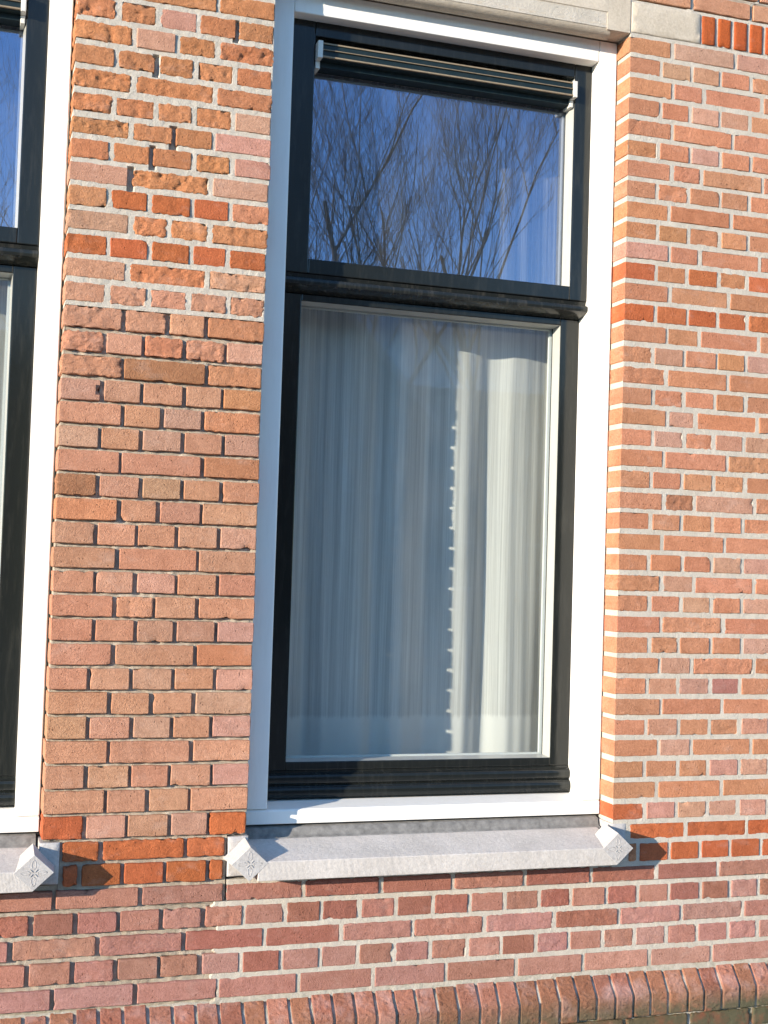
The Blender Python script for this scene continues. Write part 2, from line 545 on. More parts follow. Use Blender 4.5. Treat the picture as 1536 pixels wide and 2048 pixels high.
def brick_geo(mb, x0, x1, z0, z1, col, spall, ends, yf, depth, rng):
    w, h = x1 - x0, z1 - z0
    cx, cz = (x0 + x1) / 2, (z0 + z1) / 2
    sx = rng.uniform(-500, 500)
    b = 0.0024 + 0.0008 * spall
    fine = spall >= 1
    nx = max(5, int(round(w / (0.006 if fine else 0.011))))
    nz = 9 if fine else 4
    us = [-w / 2] + [-w / 2 + b + (w - 2 * b) * i / nx for i in range(nx + 1)] + [w / 2]
    vz = [-h / 2] + [-h / 2 + b + (h - 2 * b) * i / nz for i in range(nz + 1)] + [h / 2]
    r = rng.uniform(0.002, 0.006) + 0.002 * spall
    wob = 0.0022 + 0.0016 * spall
    tilt = rng.uniform(-0.006, 0.006)
    lean = rng.uniform(-0.007, 0.007)
    nod = rng.uniform(-0.014, 0.014)
    a = tuple(max(0.008, c * rng.uniform(0.95, 1.05)) for c in col)
    k = rng.uniform(0.92, 1.08)
    colr = tuple(c * k for c in a) + (min(1.0, spall / 3.0),)
    chips = []
    for _ in range(rng.choice((0, 0, 0, 1, 1, 2)) + (2 if spall > 1 else 0)):
        e = rng.random()
        chips.append((rng.uniform(-w / 2, w / 2), rng.choice((-1, 1)) * h / 2, rng.uniform(0.004, 0.011)) if e < 0.7 else
                     (rng.choice((-1, 1)) * w / 2, rng.uniform(-h / 2, h / 2), rng.uniform(0.004, 0.010)))
    NX, NZ = len(us), len(vz)
    verts, outline = [], []
    for j, v in enumerate(vz):
        for i, u in enumerate(us):
            edge = i in (0, NX - 1) or j in (0, NZ - 1)
            x, z = u, v
            ax, az = abs(u) - (w / 2 - r), abs(v) - (h / 2 - r)
            if ax > 0 and az > 0:
                d = math.hypot(ax, az)
                if d > r:
                    x -= math.copysign(ax * (1 - r / d), u)
                    z -= math.copysign(az * (1 - r / d), v)
            n1 = noise.fractal(Vector((u * 60 + sx, v * 60, 3.1)), 1.0, 2.0, 3)
            n2 = noise.fractal(Vector((u * 50 + sx, v * 50, 9.7)), 1.0, 2.0, 3)
            if edge:
                x -= math.copysign(abs(n1) * wob * (1.0 if i in (0, NX - 1) else 0), u)
                z -= math.copysign(abs(n2) * wob * 1.3 * (1.0 if j in (0, NZ - 1) else 0), v)
            y = 0.0007 * noise.noise(Vector((u * 40 + sx, v * 40, 1.0)))
            if edge:
                y += 0.0018 + 0.0016 * n1
            if spall:
                f = fbm(u * 48 + sx, v * 60, 5.5)
                y += max(-0.0008, (f + 0.15)) * 0.0015 * spall
                pit = noise.fractal(Vector((u * 30 + sx * 1.3, v * 38, 8.0)), 1.0, 2.2, 3)
                if pit > 0.25:
                    y += min(0.6, pit - 0.25) * 0.0032 * spall + 0.0003 * spall
            for (qx, qz, qr) in chips:
                d = math.hypot(u - qx, v - qz)
                if d < qr:
                    y += (1 - d / qr) * qr * 0.7
                    z -= math.copysign((1 - d / qr) * qr * 0.45, qz) if abs(qz) > h * 0.49 else 0
                    x -= math.copysign((1 - d / qr) * qr * 0.45, qx) if abs(qx) > w * 0.49 else 0
            verts.append((cx + x - z * tilt, yf + y + u * lean + v * nod, cz + z + x * tilt))
    faces = []
    for j in range(NZ - 1):
        for i in range(NX - 1):
            q = j * NX + i
            faces.append((q, q + 1, q + NX + 1, q + NX))
    ring = [i for i in range(NX)] + [j * NX + NX - 1 for j in range(1, NZ)] + [(NZ - 1) * NX + i for i in range(NX - 2, -1, -1)] + [j * NX for j in range(NZ - 2, 0, -1)]
    n = len(ring)
    base = len(verts)
    for lvl, (yy, grow) in enumerate(((yf + 0.010, 0.0004), (yf + depth, 0.0002))):
        for q in ring:
            x, y, z = verts[q]
            verts.append((x + math.copysign(grow, x - cx), max(yy, y + 0.002), z + math.copysign(grow, z - cz)))
    for i in range(n):
        j = (i + 1) % n
        faces.append((ring[j], ring[i], base + i, base + j))
        faces.append((base + j, base + i, base + n + i, base + n + j))
    faces.append(tuple(base + n + i for i in range(n)))
    mb.add(verts, faces, colr)


def row(z0, z1, joints, codes, ends='', jt=0.0105, spalls=None, bed=None):
    """one course: joints are the middles of the upright joints; ends 'l' / 'r' mark an open reveal there"""
    bed = jt if bed is None else bed
    n = len(joints) - 1
    for i in range(n):
        a, b = joints[i], joints[i + 1]
        a += 0.0 if (i == 0 and 'l' in ends) else jt / 2
        b -= 0.0 if (i == n - 1 and 'r' in ends) else jt / 2
        a += RND.uniform(-0.0016, 0.0016)
        b += RND.uniform(-0.0016, 0.0016) - (RND.uniform(0.0, 0.006) if (i == n - 1 and 'r' in ends) else 0.0)
        e = ('l' if i == 0 and 'l' in ends else '') + ('r' if i == n - 1 and 'r' in ends else '')
        c = codes[i] if i < len(codes) else RND.choice(codes[-1] + 'wwwptq' if codes[-1] in 'nptqw' else codes[-1])
        s = int(spalls[i]) if spalls and i < len(spalls) else 0
        BRICKS.append((a, b, z0 + bed / 2 + RND.uniform(-0.001, 0.001), z1 - bed / 2 + RND.uniform(-0.001, 0.001), c, s, e))


PW = 0.530      # the pier's width
OPEN = 1.607    # right side of the window opening, and the spacing of the windows
ZL = [0.0, 0.0643, 0.1281, 0.1913, 0.2538, 0.3161, 0.3785, 0.4409, 0.5033, 0.5653, 0.6273, 0.689, 0.7511, 0.8137, 0.8758, 0.9377, 0.9997,
      1.0615, 1.1231, 1.1848, 1.2471, 1.3099, 1.3734, 1.4362, 1.4986, 1.5618, 1.6248, 1.6872, 1.749, 1.8104, 1.8718, 1.9341, 1.9964, 2.0589,
      2.122, 2.1861, 2.2502, 2.3143]
ZR = [0.0, 0.0601, 0.1209, 0.1818, 0.2426, 0.3032, 0.3633, 0.4235, 0.4841, 0.5446, 0.6049, 0.6653, 0.7259, 0.7866, 0.8472, 0.9083, 0.9704,
      1.033, 1.0951, 1.1564, 1.2173, 1.2788, 1.341, 1.4035, 1.466, 1.5282, 1.5902, 1.6516, 1.7129, 1.7742, 1.8356, 1.8971, 1.9589, 2.0211,
      2.0835, 2.1461, 2.2081, 2.2698, 2.3317]
PIER = {0: ('optpo', '10001'), 1: ('nnnn', ''), 2: ('ntntp', ''), 3: ('nnn', ''), 4: ('ttpnp', ''), 5: ('nnnp', ''), 6: ('nnpnp', ''), 7: ('nnq', ''),
        8: ('nnttp', ''), 9: ('nnnn', '0100'), 10: ('ntpnn', ''), 11: ('nnn', ''), 12: ('nnntp', ''), 13: ('qnnt', ''), 14: ('dntnn', '10000'),
        15: ('nnq', ''), 16: ('pnpnp', ''), 17: ('nnpq', '0001'), 18: ('ptntq', ''), 19: ('ndq', '201'), 20: ('ntqnp', '30230'), 21: ('nnnq', '2211'),
        22: ('nnnnn', '12223'), 23: ('nbn', '122'), 24: ('ooooo', '10101'), 25: ('tbbb', '1322'), 26: ('qoooq', '11101'), 27: ('tbp', '030'),
        28: ('bbbbp', '11130'), 29: ('bbbp', '3210'), 30: ('bbbbp', '32220'), 31: ('bbb', '322'), 32: ('bbbbb', '12221'), 33: ('bpbb', '2023'),
        34: ('bbpbb', '33011'), 35: ('bbb', '211'), 36: ('bbnbb', '12112')}
H5 = [0, 0.106, 0.212, 0.318, 0.424, PW]
S3 = [0, 0.158, 0.372, PW]
S4 = [0, 0.158, 0.265, 0.372, PW]
for k in range(37):
    codes, sp = PIER[k]
    js = H5 if k % 2 == 0 else (S4 if k % 4 == 1 else S3)
    js = [js[0]] + [q + RND.uniform(-0.004, 0.004) for q in js[1:-1]] + [js[-1]]
    row(ZL[k], ZL[k + 1], js, codes, 'lr', 0.0105 if k >= 22 else 0.0085, sp, 0.0115 if k >= 22 else 0.0075)
SIDE = {37: 'nppn', 36: 'nttnn', 35: 'nnnn', 34: 'nnptn', 33: 'nnn', 32: 'qnpnn', 31: 'nnn', 30: 'nqnnn', 29: 'qqq', 28: 'qqnnn', 27: 'pnnn',
        26: 'vqvqvqqvqqvqqv', 25: 'nnq', 24: 'ovovvvovvovvov', 23: 'nnnn', 22: 'ntnqp', 21: 'nnn', 20: 'nnnnn', 19: 'npqn', 18: 'npntt', 17: 'qnn', 16: 'nnnnn',
        15: 'ndpn', 14: 'nnnnn', 13: 'nnn', 12: 'nqntp', 11: 'npnn', 10: 'nntnp', 9: 'nnn', 8: 'nnnnp', 7: 'npnn', 6: 'ntpmn', 5: 'nnn', 4: 'ntnnt',
        3: 'npnn', 2: 'nnnpp', 1: 'nnn', 0: 'opppp'}
HP = 0.1055
XEND = 2.95
for k in range(38):
    if k % 2 == 0:
        js = [OPEN + HP * i for i in range(14)]
    elif k % 4 == 1:
        js = [OPEN, OPEN + 0.149] + [OPEN + 0.149 + 0.2105 * i for i in range(1, 7)]
    else:
        js = [OPEN, OPEN + 0.149, OPEN + 0.2545] + [OPEN + 0.2545 + 0.2105 * i for i in range(1, 6)]
    js = [js[0]] + [q + RND.uniform(-0.004, 0.004) for q in js[1:] if q < XEND + 0.06]
    sp = ''.join('1' if (k * 7 + i * 3) % 11 in (0, 4) else '0' for i in range(len(js)))
    if k == 15:
        sp = '020' + sp[3:]
    row(ZR[k], ZR[k + 1], js, SIDE[k].replace('n', 'w'), 'l', 0.0105, sp, 0.0125)
# courses under the sills
ZB = [0.0, -0.058, -0.1205, -0.178, -0.241, -0.301, -0.3655, -0.428]
row(ZB[1], ZB[0], [0.048, 0.1494, 0.3663, 0.4745], 'ooo', '', 0.009, '111')
row(ZB[1], ZB[0], [1.659, 1.8513, 2.0605, 2.27, 2.48, 2.69, 2.9], 'oooooo', '', 0.0105, '111')
row(ZB[2], ZB[1], [0.052, 0.0985, 0.2065, 0.3152, 0.4261, 0.472], 'ooooo', '', 0.009, '10001')
row(ZB[2], ZB[1], [1.659, 1.6942, 1.7968, 1.902, 2.0037, 2.1097, 2.215, 2.32, 2.425, 2.53, 2.635, 2.74, 2.845, 2.95], 'qooooooooooo', '', 0.0105, '')
ext = lambda js, p: [js[0] - p * i for i in range(int((js[0] + 1.35) / p), 0, -1)] + js + [js[-1] + p * i for i in range(1, int((XEND - js[-1]) / p) + 1)]
for k, js, p, cl in ((3, [0.0387, 0.2557, 0.4736, 0.6881, 0.9066, 1.1189, 1.336, 1.5445, 1.757, 1.9634], 0.212, 'mmmrrmrrrm'),
                     (4, [-0.0156, 0.093, 0.2008, 0.3089, 0.4184, 0.5275, 0.6387, 0.7406, 0.8477, 0.9519, 1.0614, 1.168, 1.2747, 1.3827, 1.4816, 1.5935, 1.6956,
                          1.8001, 1.906, 2.0041, 2.1054], 0.105, 'rmmmmmrrmrrmmrmrmrr'),
                     (5, [-0.0651, 0.1503, 0.3701, 0.5841, 0.7982, 1.0031, 1.2149, 1.4304, 1.6363, 1.8425, 2.053], 0.211, 'mmrrumuruu'),
                     (6, [-0.02, 0.0899, 0.199, 0.3085, 0.4156, 0.523, 0.6305, 0.7401, 0.8455, 0.95, 1.0557, 1.1654, 1.2686, 1.3748, 1.4789, 1.5854, 1.6891,
                          1.7947, 1.8969, 2.0023, 2.1049], 0.105, 'mmmmuruumumurummumu'),
                     (7, [0.0426, 0.2511, 0.4647, 0.6809, 0.8917, 1.104, 1.3167, 1.5246, 1.7395, 1.9467], 0.211, 'uummumuuuu')):
    full = ext(js, p)
    codes = ''.join(RND.choice('mur' if k < 6 else 'umu') for _ in full)
    st = full.index(js[0])
    codes = codes[:st] + cl + codes[st + len(cl):]
    sp = ''.join(RND.choice('00111') if k != 7 else '0' for _ in full)
    row(ZB[k], ZB[k - 1], full, codes, '', 0.010, sp, 0.0115)
# above the lintel band
zt = 2.4334
for k in range(5):
    js = [1.8143 - 0.2105 * 15 + 0.2105 * i for i in range(21)] if k % 2 == 0 else [1.84 - 0.1055 * 30 + 0.1055 * i for i in range(41)]
    row(zt + k * 0.0617, zt + (k + 1) * 0.0617, [q for q in js if q < XEND + 0.05], 'n' * 42, '', 0.0105, '', 0.012)
# the pier beyond the other window, for the wall goes on
for k in range(37):
    js = [-1.6075 - HP * i for i in range(4, -1, -1)] if k % 2 == 0 else [-2.033, -1.98, -1.769, -1.6075]
    row(ZL[k], ZL[k + 1], js, 'nnnn', 'r', 0.0105, '', 0.0115)


def pixel_box(x0, x1, z0, z1):
    us, vsn = [], []
    for x in (x0, x1):
        for z in (z0, z1):
            d = Vector((x, 0, z)) - CAM
            w = d.dot(FX)
            us.append(768 + FPX * d.dot(RX) / w)
            vsn.append(1024 - FPX * d.dot(UX) / w)
    a, b = max(0, min(us)), min(1536, max(us))
    c, d = max(0, min(vsn)), min(2048, max(vsn))
    return max(0, b - a) * max(0, d - c)


order = sorted(range(len(BRICKS)), key=lambda i: -pixel_box(*BRICKS[i][:4]))
single = set(order[:300])
rest = MB()
for i, (x0, x1, z0, z1, c, s, e) in enumerate(BRICKS):
    rng = random.Random(1000 + i)
    yf = -0.001 + rng.uniform(-0.0018, 0.0012)
    dep = 0.098 if e else 0.05
    if i in single:
        mb = MB()
        brick_geo(mb, x0, x1, z0, z1, CLAY[c], s, e, yf, dep, rng)
        wbuild(mb, 'brick', M['brick'], smooth=True, sharp=33)
    else:
        brick_geo(rest, x0, x1, z0, z1, CLAY[c], s, e, yf, dep, rng)
tag(wbuild(rest, 'brick_remainder', M['brick'], smooth=True, sharp=33), kind='stuff')


# mortar: a rough bed behind and between the bricks
def under_brick(x, z, m=0.0045):
    for a, b, c, d in GRID.get((int(x // 0.1), int(z // 0.1)), ()):
        if a + m < x < b - m and c + m < z < d - m:
            return True
    return False


def gap(x, z):
    # places where the pointing has dropped out of the upper pier
    return any(abs(x - a) < 0.009 and b - 0.004 < z < b + 0.058 for a, b in GAPS)


GAPS = ((0.265, 1.8104), (0.212, 1.749), (0.158, 1.6872), (0.424, 2.122), (0.212, 1.9964))
GRID = {}
for q in BRICKS:
    for gi in range(int(q[0] // 0.1), int(q[1] // 0.1) + 1):
        for gj in range(int(q[2] // 0.1), int(q[3] // 0.1) + 1):
            GRID.setdefault((gi, gj), []).append(q[:4])


def mortar_slab(mb, x0, x1, z0, z1, y, amp, step, yb=0.097):
    nx, nz = max(1, int((x1 - x0) / step)), max(1, int((z1 - z0) / step))
    vs_, fs = [], []
    for j in range(nz + 1):
        for i in range(nx + 1):
            x, z = x0 + (x1 - x0) * i / nx, z0 + (z1 - z0) * j / nz
            f = fbm(x * 60, 2.0, z * 60) * amp + noise.noise(Vector((x * 9, 4, z * 9))) * amp * 0.6
            if under_brick(x, z):
                f += 0.012
            elif y < 0.005 and x < 0.52 and (gap(x, z) or (z < -0.17 and x < 0.447 + 0.045 * noise.noise(Vector((z * 26, 5, x * 8))))):
                f += 0.012
            vs_.append((x, y + f, z))
    for j in range(nz):
        for i in range(nx):
            q = j * (nx + 1) + i
            fs.append((q, q + 1, q + nx + 2, q + nx + 1))
    ring = [i for i in range(nx + 1)] + [j * (nx + 1) + nx for j in range(1, nz + 1)] + [nz * (nx + 1) + i for i in range(nx - 1, -1, -1)] + [j * (nx + 1) for j in range(nz - 1, 0, -1)]
    b = len(vs_)
    vs_ += [(vs_[q][0], yb, vs_[q][2]) for q in ring]
    n = len(ring)
    fs += [(ring[(i + 1) % n], ring[i], b + i, b + (i + 1) % n) for i in range(n)]
    mb.add(vs_, fs)


lm = MB()
mortar_slab(lm, 0.004, PW - 0.004, ZL[22] - 0.004, 2.336, 0.0012, 0.0013, 0.0042)
mortar_slab(lm, OPEN + 0.003, 2.30, -0.17, 2.336, 0.0004, 0.0009, 0.0045)
mortar_slab(lm, 2.3005, XEND, -0.17, 2.336, 0.003, 0.0009, 0.012)
mortar_slab(lm, 0.40, 2.30, ZB[7] - 0.012, -0.172, 0.0012, 0.0010, 0.0045)
mortar_slab(lm, 2.3005, XEND, ZB[7] - 0.012, -0.172, 0.003, 0.0010, 0.012)
mortar_slab(lm, 0.480, 1.655, -0.1715, -0.116, 0.0026, 0.0010, 0.0045)
mortar_slab(lm, -1.3, XEND, 2.338, 2.75, 0.0025, 0.0008, 0.012)
mortar_slab(lm, -2.05, -1.615, -0.01, 2.336, 0.003, 0.001, 0.015)
wbuild(lm, 'mortar', M['mortar'], smooth=True, sharp=50)
om = MB()
mortar_slab(om, 0.005, PW - 0.0030, 0.0, ZL[22] - 0.005, 0.0100, 0.0030, 0.005)
mortar_slab(om, -0.05, 0.0455, -0.176, -0.112, 0.012, 0.0028, 0.006)
mortar_slab(om, 0.046, 0.476, -0.176, -0.0005, 0.0090, 0.0028, 0.005)
mortar_slab(om, -1.35, 0.50, ZB[7] - 0.012, -0.177, 0.0090, 0.0028, 0.0055)
tag(wbuild(om, 'recessed_mortar', M['oldmortar'], smooth=True, sharp=50), 'sandy brown mortar worn back deep behind the brick faces')

# the inner leaf of the wall
core = MB()
for x0, x1, z0, z1 in ((-3.3, -1.600, -0.8, 2.9), (0.012, PW - 0.012, 0.02, 2.345), (OPEN + 0.010, 3.3, 0.02, 2.345), (-1.60, 3.3, -0.8, 0.0), (-1.60, 3.3, 2.35, 2.9)):
    core.box(x0, x1, 0.0975, 0.42, z0, z1)
wbuild(core, 'inner_leaf', M['room'])

# plinth: bullnose coping bricks on edge, then courses below
bx = [-0.0251, 0.0345, 0.1009, 0.1593, 0.221, 0.2841, 0.3477, 0.4083, 0.4682, 0.5321, 0.5935, 0.6572, 0.7159, 0.7757, 0.8361, 0.8958, 0.9504, 1.0121,
      1.0713, 1.132, 1.1948, 1.2518, 1.3133, 1.3765, 1.4373, 1.4939, 1.5527, 1.6105, 1.668, 1.7253, 1.7834, 1.8464, 1.9009, 1.9603, 2.021, 2.0791]
bx = [-0.0251 - 0.0605 * i for i in range(14, 0, -1)] + bx + [2.0791 + 0.06 * i for i in range(1, 13)]
for i in range(len(bx) - 1):
    rng = random.Random(77 + i)
    a, b = bx[i] + 0.0045, bx[i + 1] - 0.0045
    lift = rng.uniform(-0.003, 0.003)
    top, edge, bot = -0.436 + lift, -0.4885 + lift, -0.548 + rng.uniform(-0.004, 0.003)
    yo = -0.042 + rng.uniform(-0.003, 0.003)
    prof = [(0.02, top + 0.012), (0.0, top), (-0.018, top - 0.0235), (yo + 0.0035, edge + 0.0035), (yo + 0.0008, edge - 0.0005), (yo, edge - 0.006), (yo + 0.001, bot + 0.003), (yo + 0.004, bot), (0.02, bot)]
    mb = MB()
    vs_, fs = [], []
    xs = [a, a + 0.0016, (a + b) / 2, b - 0.0016, b]
    for q, x in enumerate(xs):
        inset = 0.0010 if q in (0, 4) else 0
        for j, (y, z) in enumerate(prof):
            wob = noise.noise(Vector((x * 50 + i, z * 50, 2))) * 0.0008
            vs_.append((x + noise.noise(Vector((y * 40, z * 40, i))) * 0.0018, y + (inset if y < 0.01 else 0) + wob, z - (inset * 0.6 if 0 < j < 4 else 0)))
    n = len(prof)
    for q in range(4):
        for j in range(n - 1):
            fs.append((q * n + j, q * n + j + 1, (q + 1) * n + j + 1, (q + 1) * n + j))
    fs += [tuple(range(n - 1, -1, -1)), tuple(4 * n + j for j in range(n))]
    k = rng.uniform(0.82, 1.15)
    cc = rng.choice(((0.36, 0.148, 0.10), (0.39, 0.175, 0.12), (0.34, 0.155, 0.092)))
    mb.add(vs_, fs, tuple(c * k for c in cc) + (1,))
    wbuild(mb, 'coping_brick', M['moss'], smooth=True, sharp=18)
pm = MB()
mortar_slab(pm, bx[0], bx[-1], -0.5475, -0.487, -0.0338, 0.0022, 0.008, 0.09)
mortar_slab(pm, bx[0], bx[-1], -0.80, -0.548, -0.0225, 0.003, 0.02, 0.09)
nq = 420
vs_, fs = [], []
for i in range(nq + 1):
    x = bx[0] + (bx[-1] - bx[0]) * i / nq
    for y, z in ((0.012, -0.4285), (0.0045, -0.4335), (0.004, -0.4435), (-0.0115, -0.4580), (-0.0290, -0.4820), (-0.0338, -0.4885)):
        f = noise.fractal(Vector((x * 70, y * 70, z * 70)), 1, 2, 3) * 0.0025
        vs_.append((x, y + f, z + f))
for i in range(nq):
    for j in range(5):
        fs.append((i * 6 + j, i * 6 + j + 1, (i + 1) * 6 + j + 1, (i + 1) * 6 + j))
pm.add(vs_, fs)
wbuild(pm, 'plinth_mortar', M['mortar'], smooth=True, sharp=50)
for k in range(4):
    z1 = -0.556 - 0.062 * k
    x = bx[0] + (0.05 if k % 2 else 0)
    i = 0
    while x < bx[-1] - 0.2:
        L = 0.2 if k % 2 == 0 else 0.0965
        rng = random.Random(500 + i + 97 * k)
        mb = MB()
        brick_geo(mb, x, x + L, z1 - 0.051, z1, (0.22, 0.09, 0.05), 1 if rng.random() < 0.4 else 0, '', -0.030, 0.06, rng)
        wbuild(mb, 'plinth_brick', M['moss'], smooth=True)
        x += L + 0.0105
        i += 1

# soldier bricks and the impost stone at the spring of the band
x = 1.8515
i = 0
while x < XEND - 0.05:
    rng = random.Random(900 + i)
    mb = MB()
    wd = 0.0455 + rng.uniform(-0.001, 0.001)
    brick_geo(mb, x, x + wd, 2.3385, 2.4275, (0.45, 0.105, 0.032), 0, '', -0.0015, 0.05, rng)
    wbuild(mb, 'soldier_brick', M['brick'], smooth=True)
    x += 0.0562
    i += 1


def rough_block(mb, x0, x1, y0, y1, z0, z1, seed, step=0.018, amp=0.0012):
    """a dressed stone: gridded front with a worn, slightly uneven arris"""
    nx, nz = max(2, int((x1 - x0) / step)), max(2, int((z1 - z0) / step))
    e = 0.003
    us = [x0] + [x0 + e + (x1 - x0 - 2 * e) * i / nx for i in range(nx + 1)] + [x1]
    vz = [z0] + [z0 + e + (z1 - z0 - 2 * e) * i / nz for i in range(nz + 1)] + [z1]
    NX, NZ = len(us), len(vz)
    vs_, fs = [], []
    for j, z in enumerate(vz):
        for i, u in enumerate(us):
            ed = i in (0, NX - 1) or j in (0, NZ - 1)
            f = noise.noise(Vector((u * 40 + seed, z * 40, 0))) * amp
            vs_.append((u + (f if ed else 0), y0 + f + (0.0025 if ed else 0), z + (f if ed else 0)))
    for j in range(NZ - 1):
        for i in range(NX - 1):
            q = j * NX + i
            fs.append((q, q + 1, q + NX + 1, q + NX))
    ring = [i for i in range(NX)] + [j * NX + NX - 1 for j in range(1, NZ)] + [(NZ - 1) * NX + i for i in range(NX - 2, -1, -1)] + [j * NX for j in range(NZ - 2, 0, -1)]
    b = len(vs_)
    n = len(ring)
    vs_ += [(vs_[q][0], y1, vs_[q][2]) for q in ring]
    fs += [(ring[(i + 1) % n], ring[i], b + i, b + (i + 1) % n) for i in range(n)]
    fs.append(tuple(b + i for i in range(n)))
    mb.add(vs_, fs)


for x0, x1 in ((1.6125, 1.846), (-0.001, 0.528), (-2.0, -1.616)):
    mb = MB()
    rough_block(mb, x0, x1, -0.0015, 0.09, 2.3385, 2.4290, x0)
    wbuild(mb, 'impost_stone', M['lintel'], smooth=True, sharp=40)


def lintel(xo, name):
    """stone lintel; the lower arris is a roll moulding that stops short of each end"""
    mb = MB()
    xa, xb, xc, xd = xo + 0.532, xo + 0.603, xo + 1.532, xo + 1.6075
    roll = [(0.030 - 0.0275 * math.cos(w), 2.3475 - 0.0275 * math.sin(w)) for w in [math.radians(q) for q in range(-72, 88, 10)]]
    prof = [(0.12, 2.436), (0.0, 2.436), (0.0, 2.386), (0.004, 2.3825), (0.022, 2.3815), (0.022, 2.3745)] + roll + [(0.036, 2.3185), (0.044, 2.3185), (0.046, 2.334), (0.12, 2.334)]
    o0 = len(mb.v)
    mb.prism_x(prof, xb, xc)
    npf = len(prof)
    for q in range(npf):
        y, z = prof[q]
        if 0.0 < y < 0.1:
            e = (2.386 - z) * 0.26
            mb.v[o0 + q] = (xb - e, y, z)
            mb.v[o0 + npf + q] = (xc + e, y, z)
    for a, b in ((xa, xb), (xc, xd)):
        mb.box(a, b, 0.0005, 0.12, 2.3335, 2.4355)
    wbuild(mb, name, M['lintel'], smooth=True, sharp=28)


lintel(0.0, 'lintel')
lintel(-1.6075, 'lintel')


# ------------------------------------------------------------------ windows
def frame_ring(mb, x0, x1, z0, z1, wl, wr, wb, wt, y0, y1):
    """four members butted like a joiner would: stiles run through"""
    mb.box(x0, x0 + wl, y0, y1, z0, z1)
    mb.box(x1 - wr, x1, y0, y1, z0, z1)
    if wb:
        mb.box(x0 + wl + 0.0004, x1 - wr - 0.0004, y0, y1, z0, z0 + wb)
    if wt:
        mb.box(x0 + wl + 0.0004, x1 - wr - 0.0004, y0, y1, z1 - wt, z1)


